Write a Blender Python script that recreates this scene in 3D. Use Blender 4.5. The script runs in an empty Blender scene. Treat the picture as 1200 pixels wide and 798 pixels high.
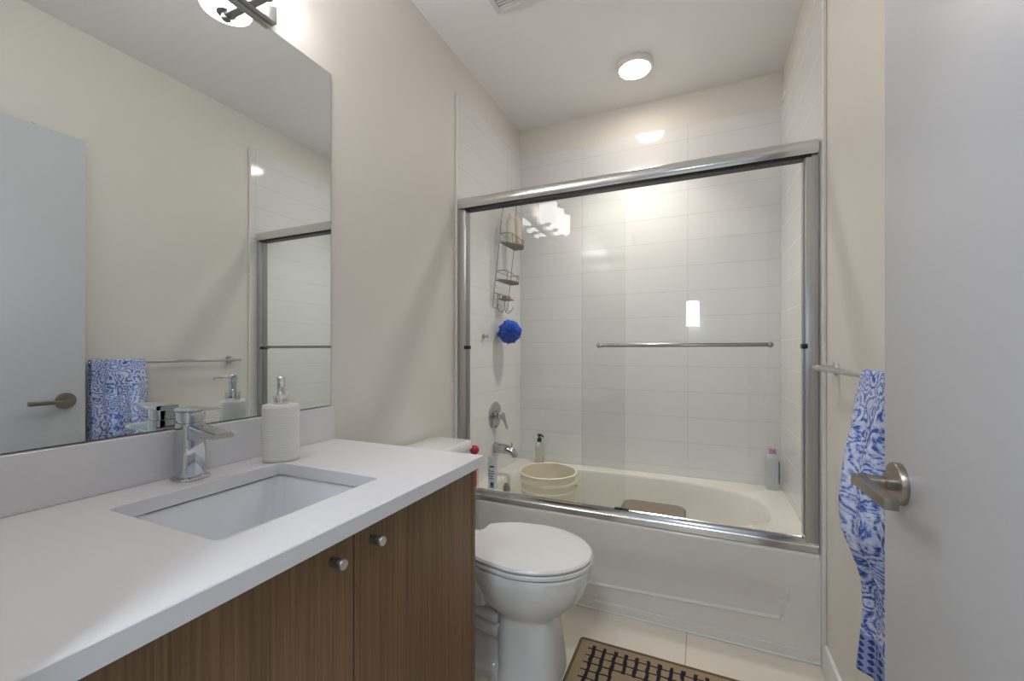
import bpy, bmesh, math, random
from mathutils import Vector, Matrix, noise

S = bpy.context.scene
COL = S.collection
PI = math.pi

# ------------------------------------------------------------------ camera, light, exposure
cam = bpy.data.cameras.new('camera')
camo = bpy.data.objects.new('camera', cam)
COL.objects.link(camo)
camo.location = (1.1325, 0.0, 1.1258)
camo.rotation_euler = (PI / 2, 0, math.radians(24.049))
cam.sensor_width = 36.0
cam.lens = 36.0 * 496.72 / 1200.0
cam.shift_y = (410.6 - 399.0) / 1200.0
cam.clip_start = 0.02
S.camera = camo

S.view_settings.view_transform = 'Standard'
S.view_settings.look = 'None'
S.view_settings.gamma = 1.0
S.view_settings.use_curve_mapping = False
S.view_settings.exposure = 0.38

VANITY_GLOW = 9.4
SHOWER_GLOW = 36.0
SHOWER_BEAM = 4.0
HALL_WINDOW = 2.5
HALL_FILL = 20.0

w = bpy.data.worlds.new('world')
S.world = w
w.use_nodes = True
w.node_tree.nodes['Background'].inputs[0].default_value = (0.75, 0.85, 1.0, 1)
w.node_tree.nodes['Background'].inputs[1].default_value = 0.6


def area(name, loc, rot, sx, sy, power, color, shape='RECTANGLE'):
    l = bpy.data.lights.new(name, 'AREA')
    l.shape = shape
    l.size = sx
    l.size_y = sy
    l.energy = power
    l.color = color
    o = bpy.data.objects.new(name, l)
    o.location = loc
    o.rotation_euler = rot
    COL.objects.link(o)
    return o


# daylight through the hall window and an added hall fill light (both behind the camera)
area('hall_daylight', (1.03, -2.46, 1.62), (PI / 2, 0, 0), 0.16, 0.34, HALL_WINDOW, (0.78, 0.88, 1.0))
area('hall_fill', (1.0, -0.75, 2.585), (0, 0, 0), 0.4, 0.4, HALL_FILL, (0.78, 0.88, 1.0), 'DISK')

# the ceiling light's own downward beam, leaving from its diffuser
sb = area('shower_beam', (0.815, 2.290, 2.586), (0, 0, 0), 0.15, 0.15, SHOWER_BEAM, (1.0, 0.93, 0.86), 'DISK')
sb.data.spread = math.radians(95)

# ------------------------------------------------------------------ constants (metres)
XP = 1.532          # right painted wall
XT0, XT1 = 0.010, 1.522   # tiled faces
YT = 2.655          # tiled back face
YP = 2.665          # painted back wall
YF = 0.130          # front wall, room side
ZC = 2.621
TILE_Y = 1.832      # where the tile starts on the side walls
TILE_Z = 2.430


# ------------------------------------------------------------------ materials
def srgb(r, g, b):
    f = lambda c: (c / 255 / 12.92) if c / 255 <= 0.04045 else ((c / 255 + 0.055) / 1.055) ** 2.4
    return (f(r), f(g), f(b), 1)


def mat(name, color, rough=0.5, metal=0.0, **k):
    m = bpy.data.materials.new(name)
    m.use_nodes = True
    b = m.node_tree.nodes['Principled BSDF']
    b.inputs['Base Color'].default_value = color
    b.inputs['Roughness'].default_value = rough
    b.inputs['Metallic'].default_value = metal
    for kk, v in k.items():
        b.inputs[kk.replace('_', ' ')].default_value = v
    return m


class G:
    """small node helper"""
    def __init__(s, m):
        s.t = m.node_tree
        s.b = s.t.nodes['Principled BSDF']
        s.out = s.t.nodes['Material Output']

    def n(s, typ, **k):
        nd = s.t.nodes.new(typ)
        for a, v in k.items():
            setattr(nd, a, v)
        return nd

    def l(s, a, b):
        s.t.links.new(a, b)

    def math(s, op, a, b=None, c=None):
        nd = s.n('ShaderNodeMath', operation=op)
        for i, x in enumerate((a, b, c)):
            if x is None:
                continue
            if isinstance(x, (int, float)):
                nd.inputs[i].default_value = x
            else:
                s.l(x, nd.inputs[i])
        return nd.outputs[0]

    def mix(s, fac, a, b):
        nd = s.n('ShaderNodeMix', data_type='RGBA')
        if isinstance(fac, (int, float)):
            nd.inputs[0].default_value = fac
        else:
            s.l(fac, nd.inputs[0])
        for i, x in ((6, a), (7, b)):
            if isinstance(x, tuple):
                nd.inputs[i].default_value = x
            else:
                s.l(x, nd.inputs[i])
        return nd.outputs[2]

    def coords(s):
        tc = s.n('ShaderNodeTexCoord')
        sep = s.n('ShaderNodeSeparateXYZ')
        s.l(tc.outputs['Object'], sep.inputs[0])
        return tc.outputs['Object'], sep.outputs

    def bump(s, h, strength=0.2, dist=0.002):
        bp = s.n('ShaderNodeBump')
        bp.inputs['Strength'].default_value = strength
        bp.inputs['Distance'].default_value = dist
        s.l(h, bp.inputs['Height'])
        s.l(bp.outputs[0], s.b.inputs['Normal'])

    def noise(s, vec, scale, detail=3, rough=0.5):
        nd = s.n('ShaderNodeTexNoise')
        nd.inputs['Scale'].default_value = scale
        nd.inputs['Detail'].default_value = detail
        nd.inputs['Roughness'].default_value = rough
        if vec is not None:
            s.l(vec, nd.inputs['Vector'])
        return nd.outputs['Fac']

    def mapping(s, vec, scale):
        mp = s.n('ShaderNodeMapping')
        mp.inputs['Scale'].default_value = scale
        s.l(vec, mp.inputs['Vector'])
        return mp.outputs[0]

    def line(s, c, period, offset, width):
        """1 on a joint line of the given width, else 0"""
        a = s.math('SUBTRACT', c, offset - period * 40)
        a = s.math('MODULO', a, period)
        a = s.math('SUBTRACT', a, period / 2)
        a = s.math('ABSOLUTE', a)
        return s.math('GREATER_THAN', a, period / 2 - width / 2)


def paint(name, col, rough=0.55):
    m = mat(name, col, rough)
    g = G(m)
    v, _ = g.coords()
    g.bump(g.noise(v, 220, 2), 0.08, 0.001)
    return m


M = {}
M['wall'] = paint('wall_paint', srgb(231, 227, 219), 0.5)
M['ceil'] = paint('ceiling_paint', srgb(242, 240, 238), 0.7)
M['trim'] = mat('trim_paint', srgb(230, 228, 223), 0.35)
M['door'] = mat('door_paint', srgb(206, 208, 213), 0.38, 0.0, Specular_IOR_Level=0.25)
g = G(M['door']); v, _ = g.coords(); g.bump(g.noise(v, 90, 3), 0.05, 0.001)
M['hall'] = paint('hall_paint', srgb(205, 208, 210))


def tile_mat(name, axis, offset, period):
    m = mat(name, srgb(232, 232, 231), 0.1)
    g = G(m)
    _, c = g.coords()
    a = g.line(c[axis], period, offset, 0.0026)
    b = g.line(c[2], 0.1465, 0.592, 0.0026)
    mask = g.math('MAXIMUM', a, b)
    col = g.mix(mask, srgb(232, 232, 231), srgb(205, 204, 200))
    g.l(col, g.b.inputs['Base Color'])
    g.l(g.math('MULTIPLY_ADD', mask, 0.5, 0.1), g.b.inputs['Roughness'])
    g.bump(g.math('SUBTRACT', 1.0, mask), 0.3, 0.001)
    return m


M['tile_back'] = tile_mat('tile_back_wall', 0, 0.442, 0.62)
M['tile_side'] = tile_mat('tile_side_wall', 1, 2.44, 0.606)

m = M['floor'] = mat('floor_tile', srgb(230, 221, 205), 0.35)
g = G(m)
v, c = g.coords()
mask = g.math('MAXIMUM', g.line(c[0], 0.61, 1.08, 0.003), g.line(c[1], 0.61, 1.33, 0.003))
base = g.mix(g.noise(v, 5, 4), srgb(236, 227, 211), srgb(228, 218, 202))
g.l(g.mix(mask, base, srgb(168, 158, 145)), g.b.inputs['Base Color'])

M['quartz'] = mat('white_quartz', srgb(226, 226, 229), 0.22)
M['porcelain'] = mat('porcelain', srgb(228, 228, 226), 0.08)
M['seat'] = mat('toilet_seat_plastic', srgb(232, 231, 228), 0.3)
M['basin'] = mat('basin_porcelain', srgb(236, 240, 246), 0.1)
M['acrylic'] = mat('tub_acrylic', srgb(224, 221, 212), 0.18)
M['chrome'] = mat('chrome', (0.80, 0.81, 0.83, 1), 0.06, 1)
M['satin'] = mat('bright_aluminium', (0.72, 0.72, 0.72, 1), 0.16, 1)
M['alu'] = mat('satin_aluminium', (0.55, 0.55, 0.55, 1), 0.32, 1)
M['nickel'] = mat('brushed_nickel', (0.345, 0.305, 0.265, 1), 0.34, 1)
M['gunmetal'] = mat('dark_nickel', (0.34, 0.34, 0.345, 1), 0.32, 1)
M['bar_chrome'] = mat('dark_bar_chrome', (0.40, 0.385, 0.37, 1), 0.15, 1)  # chrome handle bar, its dark reflections put into the base colour
M['chrome_tap'] = mat('tap_chrome', (0.60, 0.615, 0.64, 1), 0.05, 1)
M['chrome_dark'] = mat('darkened_chrome', (0.50, 0.51, 0.52, 1), 0.10, 1)  # chrome with a darker base colour, for contrast with the white tile
M['black'] = mat('black_rubber', (0.012, 0.012, 0.012, 1), 0.5)
M['mirror'] = mat('mirror_silver', (0.80, 0.85, 0.85, 1), 0.0, 1)
M['mirror_edge'] = mat('mirror_edge', (0.10, 0.12, 0.11, 1), 0.3)
M['plastic'] = mat('white_plastic', srgb(225, 223, 218), 0.4)
M['grey'] = mat('dark_slot', srgb(110, 110, 108), 0.6)
M['rust'] = mat('aged_caulk', srgb(120, 105, 85), 0.7)

# cabinet wood: fine vertical grain
m = M['wood'] = mat('walnut_laminate', srgb(110, 86, 66), 0.42)
g = G(m)
v, c = g.coords()
n1 = g.noise(g.mapping(v, (60, 60, 1.2)), 3.0, 4, 0.6)
n2 = g.noise(g.mapping(v, (5, 5, 0.15)), 3.0, 2)
n3 = g.noise(g.mapping(v, (170, 170, 1.5)), 1.5, 2)
f = g.math('ADD', g.math('MULTIPLY', n1, 0.5), g.math('ADD', g.math('MULTIPLY', n2, 0.35), g.math('MULTIPLY', n3, 0.4)))
cr = g.n('ShaderNodeValToRGB')
cr.color_ramp.elements[0].position = 0.42
cr.color_ramp.elements[0].color = srgb(90, 66, 43)
cr.color_ramp.elements[1].position = 0.82
cr.color_ramp.elements[1].color = srgb(140, 110, 78)
g.l(f, cr.inputs[0])
g.l(cr.outputs[0], g.b.inputs['Base Color'])
g.bump(n1, 0.08, 0.001)
M['wood_dark'] = mat('dark_wood_edge', srgb(70, 54, 42), 0.5)

# thin architectural glass: clear with fresnel reflections
m = M['glass'] = bpy.data.materials.new('shower_glass')
m.use_nodes = True
t = m.node_tree
t.nodes.clear()
o_ = t.nodes.new('ShaderNodeOutputMaterial')
mx = t.nodes.new('ShaderNodeMixShader')
fr = t.nodes.new('ShaderNodeFresnel'); fr.inputs['IOR'].default_value = 1.45
geo = t.nodes.new('ShaderNodeNewGeometry')
ior = t.nodes.new('ShaderNodeMath'); ior.operation = 'MULTIPLY_ADD'
ior.inputs[1].default_value = 1 / 1.45 - 1.45; ior.inputs[2].default_value = 1.45
t.links.new(geo.outputs['Backfacing'], ior.inputs[0])
lw = t.nodes.new('ShaderNodeLayerWeight'); lw.inputs['Blend'].default_value = 0.25
tr = t.nodes.new('ShaderNodeBsdfTransparent'); tr.inputs[0].default_value = (0.974, 0.985, 0.980, 1)
gl = t.nodes.new('ShaderNodeBsdfGlossy'); gl.inputs['Roughness'].default_value = 0.0
lw.inputs['Blend'].default_value = 0.5
pw = t.nodes.new('ShaderNodeMath'); pw.operation = 'POWER'; pw.inputs[1].default_value = 5
sc_ = t.nodes.new('ShaderNodeMath'); sc_.operation = 'MULTIPLY_ADD'; sc_.inputs[1].default_value = 0.965; sc_.inputs[2].default_value = 0.028
t.links.new(lw.outputs['Facing'], pw.inputs[0]); t.links.new(pw.outputs[0], sc_.inputs[0])
t.links.new(sc_.outputs[0], mx.inputs[0])
t.links.new(tr.outputs[0], mx.inputs[1]); t.links.new(gl.outputs[0], mx.inputs[2])
t.links.new(mx.outputs[0], o_.inputs[0])
t.nodes.remove(fr); t.nodes.remove(geo); t.nodes.remove(ior)


def clear_plastic(name, col, amount):
    m = bpy.data.materials.new(name)
    m.use_nodes = True
    t = m.node_tree
    b = t.nodes['Principled BSDF']
    b.inputs['Base Color'].default_value = col
    b.inputs['Roughness'].default_value = 0.15
    mx = t.nodes.new('ShaderNodeMixShader'); mx.inputs[0].default_value = amount
    tr = t.nodes.new('ShaderNodeBsdfTransparent'); tr.inputs[0].default_value = (0.97, 0.98, 0.98, 1)
    t.links.new(tr.outputs[0], mx.inputs[1]); t.links.new(b.outputs[0], mx.inputs[2])
    t.links.new(mx.outputs[0], t.nodes['Material Output'].inputs[0])
    return m


M['clear'] = clear_plastic('clear_plastic', srgb(222, 226, 230), 0.3)
M['milky'] = clear_plastic('milky_plastic', srgb(222, 220, 205), 0.6)
M['pink'] = mat('pink_plastic', srgb(205, 150, 185), 0.35)
M['purple'] = mat('purple_print', srgb(110, 100, 140), 0.5)
M['green'] = mat('green_plastic', srgb(12, 62, 40), 0.35)
M['red'] = mat('red_plastic', srgb(190, 32, 50), 0.3)
M['red_label'] = mat('pale_red_label', srgb(225, 195, 195), 0.4)
M['tube'] = mat('pale_blue_tube', srgb(214, 219, 220), 0.35)
M['navy'] = mat('navy_print', srgb(55, 72, 110), 0.4)
M['bucket'] = mat('cream_plastic', srgb(232, 224, 200), 0.4)
M['stool'] = mat('brown_plastic', srgb(122, 108, 92), 0.55)
M['beige'] = mat('beige_plastic', srgb(214, 203, 184), 0.35)
M['cyan'] = mat('blue_cap', srgb(80, 160, 205), 0.35)
M['loofah'] = mat('blue_mesh_net', srgb(18, 100, 222), 0.6)
M['loofah'].node_tree.nodes['Principled BSDF'].inputs['Subsurface Weight'].default_value = 0.0
M['ceramic'] = mat('white_ribbed_ceramic', srgb(236, 236, 234), 0.4)
M['steel_wire'] = mat('steel_wire', (0.30, 0.28, 0.245, 1), 0.4, 1)
M['soap'] = mat('soap', srgb(150, 135, 112), 0.5)


def emis(name, col, strength):
    m = mat(name, srgb(240, 240, 240), 0.25)
    b = m.node_tree.nodes['Principled BSDF']
    b.inputs['Emission Color'].default_value = col
    b.inputs['Emission Strength'].default_value = strength
    return m


M['shade'] = emis('lit_opal_glass', (1.0, 0.965, 0.98, 1), VANITY_GLOW)
M['led'] = emis('lit_led_diffuser', (1.0, 0.92, 0.83, 1), SHOWER_GLOW)

# paisley towel
m = M['towel'] = mat('paisley_cloth', srgb(90, 120, 190), 0.9)
g = G(m)
tc = g.n('ShaderNodeTexCoord')
uv = tc.outputs['UV']
wn = g.n('ShaderNodeTexNoise'); wn.inputs['Scale'].default_value = 9; wn.inputs['Detail'].default_value = 2
g.l(uv, wn.inputs['Vector'])
wv = g.n('ShaderNodeVectorMath', operation='MULTIPLY_ADD')
g.l(wn.outputs['Color'], wv.inputs[0]); wv.inputs[1].default_value = (0.09, 0.09, 0); g.l(uv, wv.inputs[2])
vor = g.n('ShaderNodeTexVoronoi'); vor.inputs['Scale'].default_value = 24
g.l(wv.outputs[0], vor.inputs['Vector'])
rings = g.math('SINE', g.math('MULTIPLY', vor.outputs['Distance'], 26))
fine = g.noise(wv.outputs[0], 150, 3, 0.75)
big = g.noise(uv, 7, 2)
k = g.math('ADD', g.math('MULTIPLY', rings, 0.13), g.math('ADD', g.math('MULTIPLY', fine, 1.15), g.math('MULTIPLY', big, 0.35)))
cr = g.n('ShaderNodeValToRGB')
e = cr.color_ramp.elements
e[0].position = 0.54; e[0].color = srgb(58, 78, 150)
e[1].position = 0.98; e[1].color = srgb(222, 226, 240)
x = cr.color_ramp.elements.new(0.66); x.color = srgb(104, 128, 198)
x = cr.color_ramp.elements.new(0.74); x.color = srgb(176, 188, 226)
g.l(k, cr.inputs[0])
su = g.n('ShaderNodeSeparateXYZ'); g.l(uv, su.inputs[0])
# diamond hem at the lower border
d1 = g.math('SINE', g.math('MULTIPLY', g.math('ADD', su.outputs[0], su.outputs[1]), 210))
d2 = g.math('SINE', g.math('MULTIPLY', g.math('SUBTRACT', su.outputs[0], su.outputs[1]), 210))
dm = g.math('GREATER_THAN', g.math('MULTIPLY', d1, d2), 0.12)
hem = g.mix(dm, srgb(140, 156, 205), srgb(48, 62, 120))
ishem = g.math('LESS_THAN', su.outputs[1], 0.085)
g.l(g.mix(ishem, cr.outputs[0], hem), g.b.inputs['Base Color'])
g.bump(g.noise(uv, 400, 2), 0.3, 0.001)

# rug: tan weave with a ring of navy grid lines (object origin at its far left corner)
m = M['rug'] = mat('woven_rug', srgb(150, 125, 95), 0.95)
g = G(m)
v, c = g.coords()
wob = g.math('MULTIPLY', g.math('SUBTRACT', g.noise(v, 24, 2), 0.5), 0.016)
X = g.math('ADD', c[0], wob)
wob2 = g.math('MULTIPLY', g.math('SUBTRACT', g.noise(g.mapping(v, (1, 1.3, 1)), 19, 2), 0.5), 0.010)
Y = g.math('ADD', g.math('MULTIPLY', c[1], -1.0), wob2)
RW, RH = 0.74, 0.47
cl = g.line(X, 0.0385, 0.066, 0.0125)
rl = g.line(Y, 0.0370, 0.053, 0.0062)
inside = g.math('MULTIPLY', g.math('MULTIPLY', g.math('GREATER_THAN', c[0], 0.042), g.math('LESS_THAN', c[0], RW - 0.042)),
                g.math('MULTIPLY', g.math('GREATER_THAN', g.math('MULTIPLY', c[1], -1.0), 0.032), g.math('LESS_THAN', g.math('MULTIPLY', c[1], -1.0), RH - 0.03)))
ctr = g.math('MULTIPLY', g.math('MULTIPLY', g.math('GREATER_THAN', X, 0.152), g.math('LESS_THAN', X, RW - 0.152)),
             g.math('MULTIPLY', g.math('GREATER_THAN', Y, 0.134), g.math('LESS_THAN', Y, RH - 0.13)))
grid = g.math('MULTIPLY', g.math('MULTIPLY', g.math('MAXIMUM', cl, rl), inside), g.math('SUBTRACT', 1.0, ctr))
weave = g.noise(v, 260, 3, 0.7)
tan = g.mix(weave, srgb(118, 96, 72), srgb(192, 168, 134))
g.l(g.mix(grid, tan, srgb(26, 24, 42)), g.b.inputs['Base Color'])
g.bump(weave, 0.8, 0.003)
M['rug_edge'] = mat('rug_binding', srgb(112, 92, 68), 0.9)
g = G(M['rug_edge']); v, _ = g.coords(); g.bump(g.noise(v, 260, 2), 0.6, 0.002)


# ------------------------------------------------------------------ mesh building
class MB:
    def __init__(s):
        s.bm = bmesh.new()

    def faces(s, vs, quads):
        bv = [s.bm.verts.new(p) for p in vs]
        for q in quads:
            try:
                s.bm.faces.new([bv[i] for i in q])
            except ValueError:
                pass
        return bv

    def box(s, x0, x1, y0, y1, z0, z1, bev=0.0, seg=2):
        r = bmesh.ops.create_cube(s.bm, size=1.0)
        for vv in r['verts']:
            vv.co = Vector(((x0 + x1) / 2 + vv.co.x * (x1 - x0), (y0 + y1) / 2 + vv.co.y * (y1 - y0), (z0 + z1) / 2 + vv.co.z * (z1 - z0)))
        if bev > 0:
            ed = list({e for vv in r['verts'] for e in vv.link_edges})
            bmesh.ops.bevel(s.bm, geom=ed, offset=bev, segments=seg, affect='EDGES', profile=0.5)
        return s

    def loft(s, loops, cap0=True, cap1=True, closed=True):
        L = [[s.bm.verts.new(p) for p in lp] for lp in loops]
        n = len(L[0])
        for a, b in zip(L[:-1], L[1:]):
            for i in range(n if closed else n - 1):
                j = (i + 1) % n
                s.bm.faces.new((a[i], a[j], b[j], b[i]))
        if cap0 and closed:
            s.bm.faces.new(list(reversed(L[0])))
        if cap1 and closed:
            s.bm.faces.new(L[-1])
        return L

    def frame(s, d):
        d = Vector(d).normalized()
        up = Vector((0, 0, 1)) if abs(d.z) < 0.9 else Vector((1, 0, 0))
        a = d.cross(up).normalized()
        return a, d.cross(a).normalized()

    def lathe(s, base, axis, prof, n=32):
        """prof: (r, h) along the axis from base"""
        ax = Vector(axis).normalized(); a, b = s.frame(ax); base = Vector(base)
        loops = [[base + ax * h + (a * math.cos(2 * PI * i / n) + b * math.sin(2 * PI * i / n)) * max(r, 1e-5) for i in range(n)] for r, h in prof]
        s.loft(loops)
        return s

    def cyl(s, p0, p1, r, n=24, bev=0.0):
        p0 = Vector(p0); p1 = Vector(p1); h = (p1 - p0).length
        prof = [(r, 0), (r, h)] if not bev else [(r - bev, 0), (r - bev * .3, bev * .3), (r, bev), (r, h - bev), (r - bev * .3, h - bev * .3), (r - bev, h)]
        return s.lathe(p0, p1 - p0, prof, n)

    def tube(s, pts, r, n=10, closed=False):
        pts = [Vector(p) for p in pts]
        N = len(pts)
        loops = []
        pa = None
        for i in range(N):
            if closed:
                d = (pts[(i + 1) % N] - pts[i - 1])
            else:
                d = pts[min(i + 1, N - 1)] - pts[max(i - 1, 0)]
            d.normalize()
            if pa is None:
                a, b = s.frame(d)
            else:
                a = (pa - d * pa.dot(d)).normalized(); b = d.cross(a)
            pa = a
            rr = r[i] if isinstance(r, (list, tuple)) else r
            loops.append([pts[i] + (a * math.cos(2 * PI * k / n) + b * math.sin(2 * PI * k / n)) * rr for k in range(n)])
        if closed:
            loops.append(loops[0])
            s.loft(loops, False, False)
        else:
            s.loft(loops)
        return s

    def sphere(s, c, r, sub=3, scale=(1, 1, 1)):
        q = bmesh.ops.create_icosphere(s.bm, subdivisions=sub, radius=r)
        for vv in q['verts']:
            vv.co = Vector((vv.co.x * scale[0] + c[0], vv.co.y * scale[1] + c[1], vv.co.z * scale[2] + c[2]))
        return s

    def extrude_x(s, prof, x0, x1):
        """prof: closed list of (y, z)"""
        s.loft([[(x0, y, z) for y, z in prof], [(x1, y, z) for y, z in prof]])
        return s

    def ring_fill(s, outer, inner, z):
        """flat ring between two loops at height z; returns the two vert loops"""
        ov = [s.bm.verts.new((p[0], p[1], z)) for p in outer]
        iv = [s.bm.verts.new((p[0], p[1], z)) for p in inner]
        ed = []
        for L in (ov, iv):
            for i in range(len(L)):
                ed.append(s.bm.edges.new((L[i], L[(i + 1) % len(L)])))
        bmesh.ops.triangle_fill(s.bm, use_beauty=True, use_dissolve=False, edges=ed, normal=(0, 0, 1))
        return ov, iv

    def strip(s, A, B):
        n = len(A)
        for i in range(n):
            j = (i + 1) % n
            s.bm.faces.new((A[i], A[j], B[j], B[i]))

    def build(s, name, material, parent=None, origin=None, angle=35, recalc=True):
        bm = s.bm
        bmesh.ops.remove_doubles(bm, verts=bm.verts, dist=1e-6)
        if recalc:
            bmesh.ops.recalc_face_normals(bm, faces=bm.faces)
        if parent is not None:
            r = parent
            while r.parent:
                r = r.parent
            org = r.location.copy()
        else:
            org = Vector(origin) if origin else Vector((0, 0, 0))
        for vv in bm.verts:
            vv.co -= org
        for f_ in bm.faces:
            f_.smooth = True
        ca = math.radians(angle)
        for e_ in bm.edges:
            if len(e_.link_faces) == 2 and e_.calc_face_angle(0) > ca:
                e_.smooth = False
        me = bpy.data.meshes.new(name)
        bm.to_mesh(me)
        bm.free()
        me.materials.append(material)
        o = bpy.data.objects.new(name, me)
        COL.objects.link(o)
        if parent is not None:
            o.parent = parent
        else:
            o.location = org
        return o


def thing(name, label, cat, loc, group=None):
    o = bpy.data.objects.new(name, None)
    COL.objects.link(o)
    o.location = loc
    o.empty_display_size = 0.05
    return tag(o, label, cat, group)


def tag(o, label, cat, group=None, kind=None):
    o['label'] = label
    o['category'] = cat
    if group:
        o['group'] = group
    if kind:
        o['kind'] = kind
    return o


def struct(o, label=None, cat=None):
    o['kind'] = 'structure'
    if label:
        o['label'] = label
    if cat:
        o['category'] = cat
    return o


def rrect(x0, x1, y0, y1, r, n=6):
    out = []
    for cx, cy, a0 in ((x1 - r, y1 - r, 0), (x0 + r, y1 - r, 90), (x0 + r, y0 + r, 180), (x1 - r, y0 + r, 270)):
        for i in range(n + 1):
            a = math.radians(a0 + 90 * i / n)
            out.append((cx + r * math.cos(a), cy + r * math.sin(a)))
    return out


def sellipse(cx, cy, a, b, n=64, e=2.5, ef=None):
    """superellipse loop"""
    out = []
    for i in range(n):
        t_ = 2 * PI * i / n
        c_, s_ = math.cos(t_), math.sin(t_)
        ee = e if (ef is None or c_ >= 0) else ef
        out.append((cx + a * math.copysign(abs(c_) ** (2 / ee), c_), cy + b * math.copysign(abs(s_) ** (2 / ee), s_)))
    return out


def lift(loop, z):
    return [(p[0], p[1], z) for p in loop]


def sstep(a, b, x):
    t_ = min(max((x - a) / (b - a), 0), 1)
    return t_ * t_ * (3 - 2 * t_)


def lerp_pts(P, x):
    if x <= P[0][0]:
        return P[0][1]
    for (a, va), (b, vb) in zip(P[:-1], P[1:]):
        if x <= b:
            return va + (vb - va) * (x - a) / (b - a)
    return P[-1][1]


# ------------------------------------------------------------------ room shell
HX0, HX1, HY = -0.3, 2.3, -2.5
DX0, DX1, DZ = 0.600, 1.480, 2.095      # doorway
struct(MB().box(-0.12, XP + 0.12, 0.01, YP + 0.1, -0.1, 0).build('floor', M['floor']), 'cream floor tiles with thin grey joints', 'floor')
struct(MB().box(-0.12, XP + 0.12, 0.01, YP + 0.1, ZC, ZC + 0.1).build('ceiling', M['ceil']), 'plain off white painted ceiling', 'ceiling')
struct(MB().box(-0.12, 0, 0.01, YP + 0.1, 0, ZC).build('wall_left', M['wall']), 'warm white painted wall behind the mirror', 'wall')
struct(MB().box(XP, XP + 0.12, 0.01, YP + 0.1, 0, ZC).build('wall_right', M['wall']), 'warm white painted wall with the towel bar', 'wall')
struct(MB().box(0, XP, YP, YP + 0.1, 0, ZC).build('wall_back', M['wall']), 'warm white painted wall above the shower tile', 'wall')
b = MB()
b.box(0, DX0, 0.01, YF, 0, ZC)
b.box(DX1, XP, 0.01, YF, 0, ZC)
b.box(DX0, DX1, 0.01, YF, DZ, ZC)
struct(b.build('wall_front', M['wall']), 'painted wall holding the doorway', 'wall')
# hall behind the camera
struct(MB().box(HX0, HX1, HY - 0.1, 0.01, -0.1, 0).build('floor_hall', M['floor']), 'hall floor outside the doorway', 'floor')
struct(MB().box(HX0, HX1, HY - 0.1, 0.01, ZC, ZC + 0.1).build('ceiling_hall', M['ceil']), 'hall ceiling outside the doorway', 'ceiling')
b = MB()
b.box(HX0 - 0.1, HX0, HY - 0.1, 0.01, 0, ZC)
b.build('wall_hall_left', M['hall'])
b = MB()
b.box(HX1, HX1 + 0.1, HY - 0.1, 0.01, 0, ZC)
b.build('wall_hall_right', M['hall'])
b = MB()
wx0, wx1, wz0, wz1 = 0.945, 1.115, 1.445, 1.795
b.box(HX0, wx0, HY - 0.1, HY, 0, ZC); b.box(wx1, HX1, HY - 0.1, HY, 0, ZC)
b.box(wx0, wx1, HY - 0.1, HY, 0, wz0); b.box(wx0, wx1, HY - 0.1, HY, wz1, ZC)
b.build('wall_hall_back', M['hall'])
b = MB()
b.box(HX0, -0.12, -0.09, 0.01, 0, ZC); b.box(XP + 0.12, HX1, -0.09, 0.01, 0, ZC)
b.build('wall_hall_front', M['hall'])
for n_ in ('wall_hall_left', 'wall_hall_right', 'wall_hall_back', 'wall_hall_front'):
    struct(bpy.data.objects[n_])

# tiled skins with their edge strips
b = MB(); b.box(0, XP, YT, YP, 0.30, TILE_Z, 0.001, 1)
struct(b.build('wall_tile_back', M['tile_back']), 'white glossy tile on the back shower wall', 'tiled wall')
b = MB(); b.box(0, XT0, TILE_Y + 0.012, YT, 0, TILE_Z, 0.001, 1)
struct(b.build('wall_tile_left', M['tile_side']), 'white glossy tile on the left shower wall', 'tiled wall')
b = MB(); b.box(XT1, XP, TILE_Y - 0.028, YT, 0, TILE_Z, 0.001, 1)
struct(b.build('wall_tile_right', M['tile_side']), 'white glossy tile on the right shower wall', 'tiled wall')
b = MB(); b.box(0, XT0 + 0.002, TILE_Y, TILE_Y + 0.012, 0, TILE_Z, 0.003, 2)
struct(b.build('trim_1', M['trim']), 'white edge strip of the left tile', 'trim')
b = MB(); b.box(XT1 - 0.002, XP, TILE_Y - 0.040, TILE_Y - 0.028, 0, TILE_Z, 0.003, 2)
struct(b.build('trim_2', M['trim']), 'white edge strip of the right tile', 'trim')
# baseboards
BB = [(0, 0), (0.013, 0), (0.013, 0.085), (0.009, 0.097), (0.004, 0.1), (0, 0.1)]
b = MB(); b.loft([[(XP - px, y, pz) for px, pz in BB] for y in (0.16, TILE_Y - 0.041)])
struct(b.build('baseboard_right', M['trim']), 'white baseboard below the towel', 'baseboard')
b = MB(); b.loft([[(px, y, pz) for px, pz in BB] for y in (1.07, TILE_Y - 0.001)])
struct(b.build('baseboard_left', M['trim']), 'white baseboard behind the toilet', 'baseboard')

# ------------------------------------------------------------------ bathtub
TX0, TX1, TY0, TY1, TZ = XT0 + 0.0006, XT1 - 0.0006, 1.828, YT - 0.003, 0.395
tub = thing('bathtub', 'white built-in bathtub with embossed apron behind sliding glass', 'bathtub', (0.766, 2.24, 0))
b = MB()
# apron: grid with recessed panel, stepped foot and rounded top edge
NX, NZ = 110, 190
TOPR = 0.016


def apron_y(x, z):
    y = TY0
    y += 0.007 * sstep(0.036, 0.0395, z)             # foot flange
    lo = 0.088 + 0.045 * max(0.0, (x - 0.25)) / 1.15   # lower panel edge
    xr = 1.401 + (z - 0.137) * 0.24
    xl = 0.12 - (z - 0.137) * 0.24
    dd = min(z - lo, (xr - x) * 0.97, (x - xl) * 0.97)
    fade = 1 - sstep(0.17, 0.29, z)
    y += 0.010 * sstep(0.0, 0.0048, dd) * fade
    return y


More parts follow.
